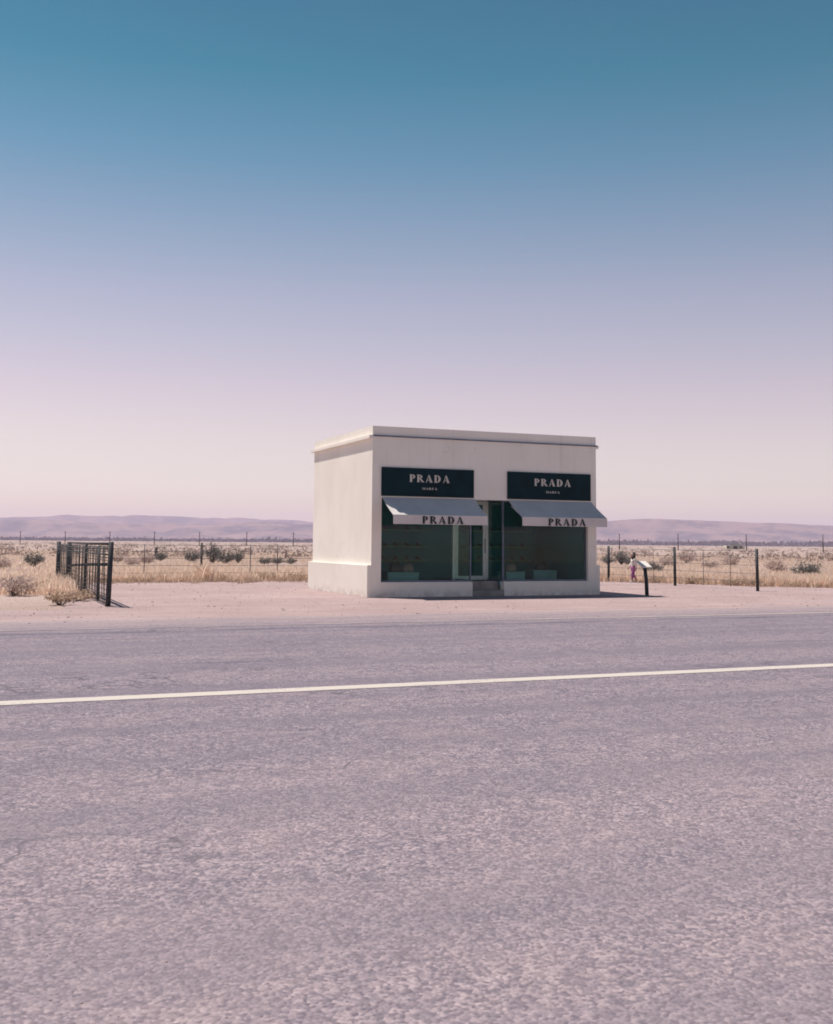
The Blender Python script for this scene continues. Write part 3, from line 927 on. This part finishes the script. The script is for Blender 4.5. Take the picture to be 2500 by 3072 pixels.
KINDS = {
    'dark': [shrub_meshes(11, .62, .95, 26, 900, .05), shrub_meshes(12, .8, .8, 28, 1000, .05), shrub_meshes(13, .5, 1.1, 22, 800, .05)],
    'pale': [shrub_meshes(21, .7, .7, 30, 900, .05), shrub_meshes(22, .9, .6, 30, 1000, .05)],
    'weed': [shrub_meshes(31, .45, .38, 30, 420, .04, .7), shrub_meshes(32, .6, .30, 34, 460, .04, .7)],
}
MATK = {'dark': 'creosote', 'pale': 'pale', 'weed': 'straw_dark'}
for kd, lst in KINDS.items():
    for b_, f_ in lst:
        b_.materials.append(M['soil']); f_.materials.append(M[MATK[kd]])
SHRUBS = [
    # x, y, scale, kind, variant, label
    (2.67, 53.4, .9, 'dark', 1, 'dark low shrub just right of the short leaning post'),
    (3.67, 46.2, .95, 'dark', 0, 'dark shrub left of the wooden fence post left of the store'),
    (4.21, 42.0, 1.25, 'dark', 2, 'tall dark shrub directly right of the wooden fence post'),
    (4.9, 41.0, 1.0, 'dark', 0, 'dark shrub second to the right of the wooden fence post'),
    (6.2, 43.0, .85, 'dark', 2, 'thin dark shrub third to the right of the wooden fence post'),
    (7.7, 42.0, .75, 'dark', 1, 'low wide dark shrub midway between the fence post clump and the store'),
    (8.8, 43.0, .7, 'dark', 1, 'low dark shrub next right in the row midway to the store'),
    (10.1, 44.1, .6, 'dark', 1, 'small dark shrub nearest to the left wall of the store'),
    (33.4, 40.5, .9, 'dark', 0, 'dark shrub right of the store, just right of the first fence post'),
    (34.9, 41.0, 1.1, 'dark', 2, 'tall dark shrub behind the left of the walking child'),
    (36.6, 42.8, .9, 'dark', 1, 'dark wide shrub behind the walking child'),
    (22.2, 18.6, .8, 'dark', 1, 'grey shrub right of the plaque stand in the dry grass'),
    (34.7, 35.2, 1., 'pale', 1, 'pale dry bush beyond the grey shrub right of the plaque stand'),
    (45, 46.7, 1.2, 'pale', 0, 'pale bush right behind the middle post of the right fence'),
    (35, 30.5, .8, 'pale', 1, 'low pale bush between the middle and last posts of the right fence'),
    (40.4, 35.0, 1.1, 'pale', 1, 'wide pale bush under the ranch house'),
    (31.1, 19.7, 1., 'pale', 0, 'pale bush right of the last post of the right fence'),
    (28.3, 14.3, 1., 'dark', 1, 'dark bush at the far right end of the dry grass'),
    (-1.3, 46.1, .9, 'pale', 0, 'pale bush close right behind the front post of the pipe fence'),
    (-1.7, 36.7, .8, 'pale', 1, 'low pale bush between the pipe fence and the wooden fence post'),
    (-.1, 41.1, .9, 'pale', 0, 'pale bush midway between the pipe fence and the short leaning post'),
    (-7.0, 36.9, 1., 'dark', 0, 'dark shrub seen through the pipe fence near its back end'),
    (-9.2, 30.0, 1., 'pale', 1, 'pale bush left of the pipe fence far back'),
    (-8.2, 5.5, .9, 'weed', 0, 'dry brown weed behind the pipe fence rails midway along'),
    (-7.75, .2, 1., 'weed', 1, 'dry weed at the foot of the pipe fence just behind its front post'),
    (-8.3, -1.6, .9, 'weed', 0, 'dry weed left of the front post of the pipe fence'),
    (-9.2, 3.2, .8, 'pale', 1, 'pale dry bush behind the pipe fence at the left edge'),
    (-2.7, 14.4, .9, 'weed', 1, 'brown weed just left of the foot of the wooden fence post'),
    (-1.3, 13.6, .7, 'weed', 0, 'small brown weed right of the foot of the wooden fence post'),
    (-3.5, 13.6, .8, 'weed', 1, 'brown weed at the gravel edge between pipe fence and wooden fence post'),
    (.5, 13.3, .9, 'weed', 0, 'brown weed at the gravel edge midway to the store'),
    (1.5, 12.8, 1., 'weed', 1, 'brown weed at the gravel edge close to the store wall'),
    (15.3, 8.4, .8, 'weed', 0, 'brown weed at the gravel edge right of the walking child'),
    (16.0, 7.0, 1., 'weed', 1, 'brown weed at the gravel edge right of the middle post of the right fence'),
    (16.6, 5.3, 1., 'weed', 1, 'brown weed at the gravel edge under the ranch house'),
    (17.0, 4.7, .9, 'weed', 0, 'brown weed at the gravel edge left of the last post of the right fence'),
]
for k, (x, y, s, kd, vr, lb) in enumerate(SHRUBS):
    b_, f_ = KINDS[kd][vr % len(KINDS[kd])]
    nm = {'dark': 'desert_shrub', 'pale': 'dry_bush', 'weed': 'dry_weed'}[kd]
    t = thing(nm, lb, 'shrub' if kd != 'weed' else 'weed', (x, y, 0), rng.uniform(0, 6.28), {'dark': 'dark desert shrubs', 'pale': 'pale dry bushes', 'weed': 'brown weeds at the gravel edge'}[kd])
    t.scale = (s, s, s * rng.uniform(.9, 1.1))
    link('branches', b_, None, t)
    link('foliage', f_, None, t)


# ------------------------------------------------------------------ dry grass, far scrub, thicket, loose stones
def tri_cloud(name, V, F, mat):
    me = bpy.data.meshes.new(name)
    me.vertices.add(len(V)); me.vertices.foreach_set('co', V.astype(np.float32).ravel())
    me.loops.add(F.size); me.loops.foreach_set('vertex_index', F.astype(np.int32).ravel())
    me.polygons.add(len(F)); me.polygons.foreach_set('loop_start', np.arange(len(F), dtype=np.int32) * F.shape[1])
    me.update(calc_edges=True); me.validate()
    return tag(link(name, me, mat), kind='stuff')


def grass(name, P, h, mat, blades=14, spread=.16):
    n = len(P)
    base = np.repeat(P, blades, 0); hh = np.repeat(h, blades) * rng.uniform(.5, 1.1, n * blades)
    base = base + np.c_[rng.normal(0, spread, (n * blades, 2)), np.zeros(n * blades)]
    a = rng.uniform(0, 2 * np.pi, n * blades); w = rng.uniform(.006, .016, n * blades) * 1.6
    lean = rng.normal(0, .28, (n * blades, 2)) * hh[:, None]
    side = np.c_[np.cos(a) * w, np.sin(a) * w, np.zeros_like(a)]
    tip = base + np.c_[lean, hh]
    mid = base + np.c_[lean * .35, hh * .6]
    V = np.empty((n * blades, 5, 3))
    V[:, 0] = base - side; V[:, 1] = base + side; V[:, 2] = mid + side * .7; V[:, 3] = mid - side * .7; V[:, 4] = tip
    q = np.arange(n * blades)[:, None] * 5
    F = np.concatenate([q + np.array([[0, 1, 2]]), q + np.array([[0, 2, 3]]), q + np.array([[3, 2, 4]])])
    return tri_cloud(name, V.reshape(-1, 3), F, mat)


pts = []
hs = []
while len(pts) < 18000:
    d = rng.uniform(30, 150) if rng.random() < .8 else rng.uniform(30, 60)
    s = rng.uniform(-.52, .52) * d
    P = np.array([-10.26, -28.28]) + np.array([right.x, right.y]) * s + np.array([fwd_h.x, fwd_h.y]) * d
    e = lot_edge(P[0])
    if P[1] < e + abs(rng.normal(0, .5)): continue
    if -0.6 < P[0] < 8 and -1 < P[1] < 6.5: continue
    patch = noise.noise(Vector((P[0] * .16, P[1] * .16, 2.)))
    near = max(0, 1 - (P[1] - e) / 14)
    if rng.random() > .30 + .5 * patch + .75 * near: continue
    pts.append((P[0], P[1], 0)); hs.append((.22 + .22 * near + .12 * patch) * rng.uniform(.7, 1.25))
grass('dry_grass', np.array(pts), np.array(hs), M['straw'])
# wispy seed heads and a few strays on the lot
pts = [(x, lot_edge(x) - abs(rng.normal(0, .55)) ** 1.6, 0) for x in rng.uniform(-7, 26, 400)]
grass('dry_grass_fringe', np.array(pts), rng.uniform(.10, .34, len(pts)), M['straw_dark'], 12, .12)
# yellow tuft at the foot of the wooden fence post
tf = [(-2.0 + rng.normal(0, .16), 13.3 + rng.normal(0, .15), 0) for k in range(26)]
g = grass('grass_tuft', np.array(tf), rng.uniform(.45, .85, 26), M['straw'], 14, .06)
del g['kind']
tag(g, 'tall yellow grass tuft at the foot of the wooden fence post', 'grass tuft')

# scrub dotted over the plain beyond the grass: small crossed leaf clumps
n = 2600
d = 95 * (1500 / 95) ** rng.uniform(0, 1, n)
s = rng.uniform(-.55, .55, n) * d
C = np.c_[-10.26 + right.x * s + fwd_h.x * d, -28.28 + right.y * s + fwd_h.y * d, np.zeros(n)]
nb = 16
hh = rng.uniform(.25, .7, n)
cc = np.repeat(C, nb, 0) + np.c_[rng.normal(0, .45, (n * nb, 2)), rng.uniform(0.05, 1, n * nb) * np.repeat(hh, nb)]
dv = rng.normal(0, 1, (n * nb, 3)); ev = rng.normal(0, 1, (n * nb, 3))
V = np.stack([cc - dv * .10, cc + dv * .10, cc + ev * .12], 1)
V[:, :, 2] = np.maximum(V[:, :, 2], 0)
tri_cloud('far_scrub', V.reshape(-1, 3), np.arange(n * nb * 3).reshape(-1, 3), M['scrub'])

# dark thicket belt along the foot of the mountains
n = 26000
px = rng.uniform(-700, 3200, n)
dd = 2300 + rng.uniform(0, 500, n)
hb = np.array([low_prof(p_) for p_ in px]) * dd / 3223
s = (px - 1259) / 3223 * dd
cz = rng.uniform(0, 1, n) * hb * (.82 + .18 * np.sin(px * .021))
cc = np.c_[-10.26 + right.x * s + fwd_h.x * dd, -28.28 + right.y * s + fwd_h.y * dd, cz]
dv = rng.normal(0, 1, (n, 3)); ev = rng.normal(0, 1, (n, 3))
V = np.stack([cc - dv * 3.2, cc + dv * 3.2, cc + ev * 3.6], 1)
V[:, :, 2] = np.clip(V[:, :, 2], 0, None)
tri_cloud('far_thicket', V.reshape(-1, 3), np.arange(n * 3).reshape(-1, 3), M['belt'])

# loose stones on lot, shoulders and pull-out
n = 16000
half = n // 2
sx_ = np.r_[rng.uniform(-12, 26, half), rng.uniform(-16, 14, n - half)]
sy_ = np.r_[rng.uniform(-7.4, 12, half), -28.28 + rng.uniform(2.5, 11, n - half)]
sr = np.r_[rng.uniform(.004, .013, half) * (1 + 1.6 * (rng.random(half) > .93)), rng.uniform(.002, .0075, n - half)]
ok = ~((sx_ > -.2) & (sx_ < 7.5) & (sy_ > -.1) & (sy_ < 5.8))
sx_, sy_, sr = sx_[ok], sy_[ok], sr[ok]
n = len(sx_)
octa = np.array([(1, 0, 0), (0, 1, 0), (-1, 0, 0), (0, -1, 0), (0, 0, .7), (0, 0, -.4)], float)
fo = np.array([(0, 1, 4), (1, 2, 4), (2, 3, 4), (3, 0, 4), (1, 0, 5), (2, 1, 5), (3, 2, 5), (0, 3, 5)])
V = octa[None] * sr[:, None, None] * rng.uniform(.6, 1.4, (n, 6, 3)) + np.stack([sx_, sy_, np.full(n, .008)], 1)[:, None]
F = (np.arange(n)[:, None, None] * 6 + fo[None]).reshape(-1, 3)
tri_cloud('loose_stones', V.reshape(-1, 3), F, M['stone'])
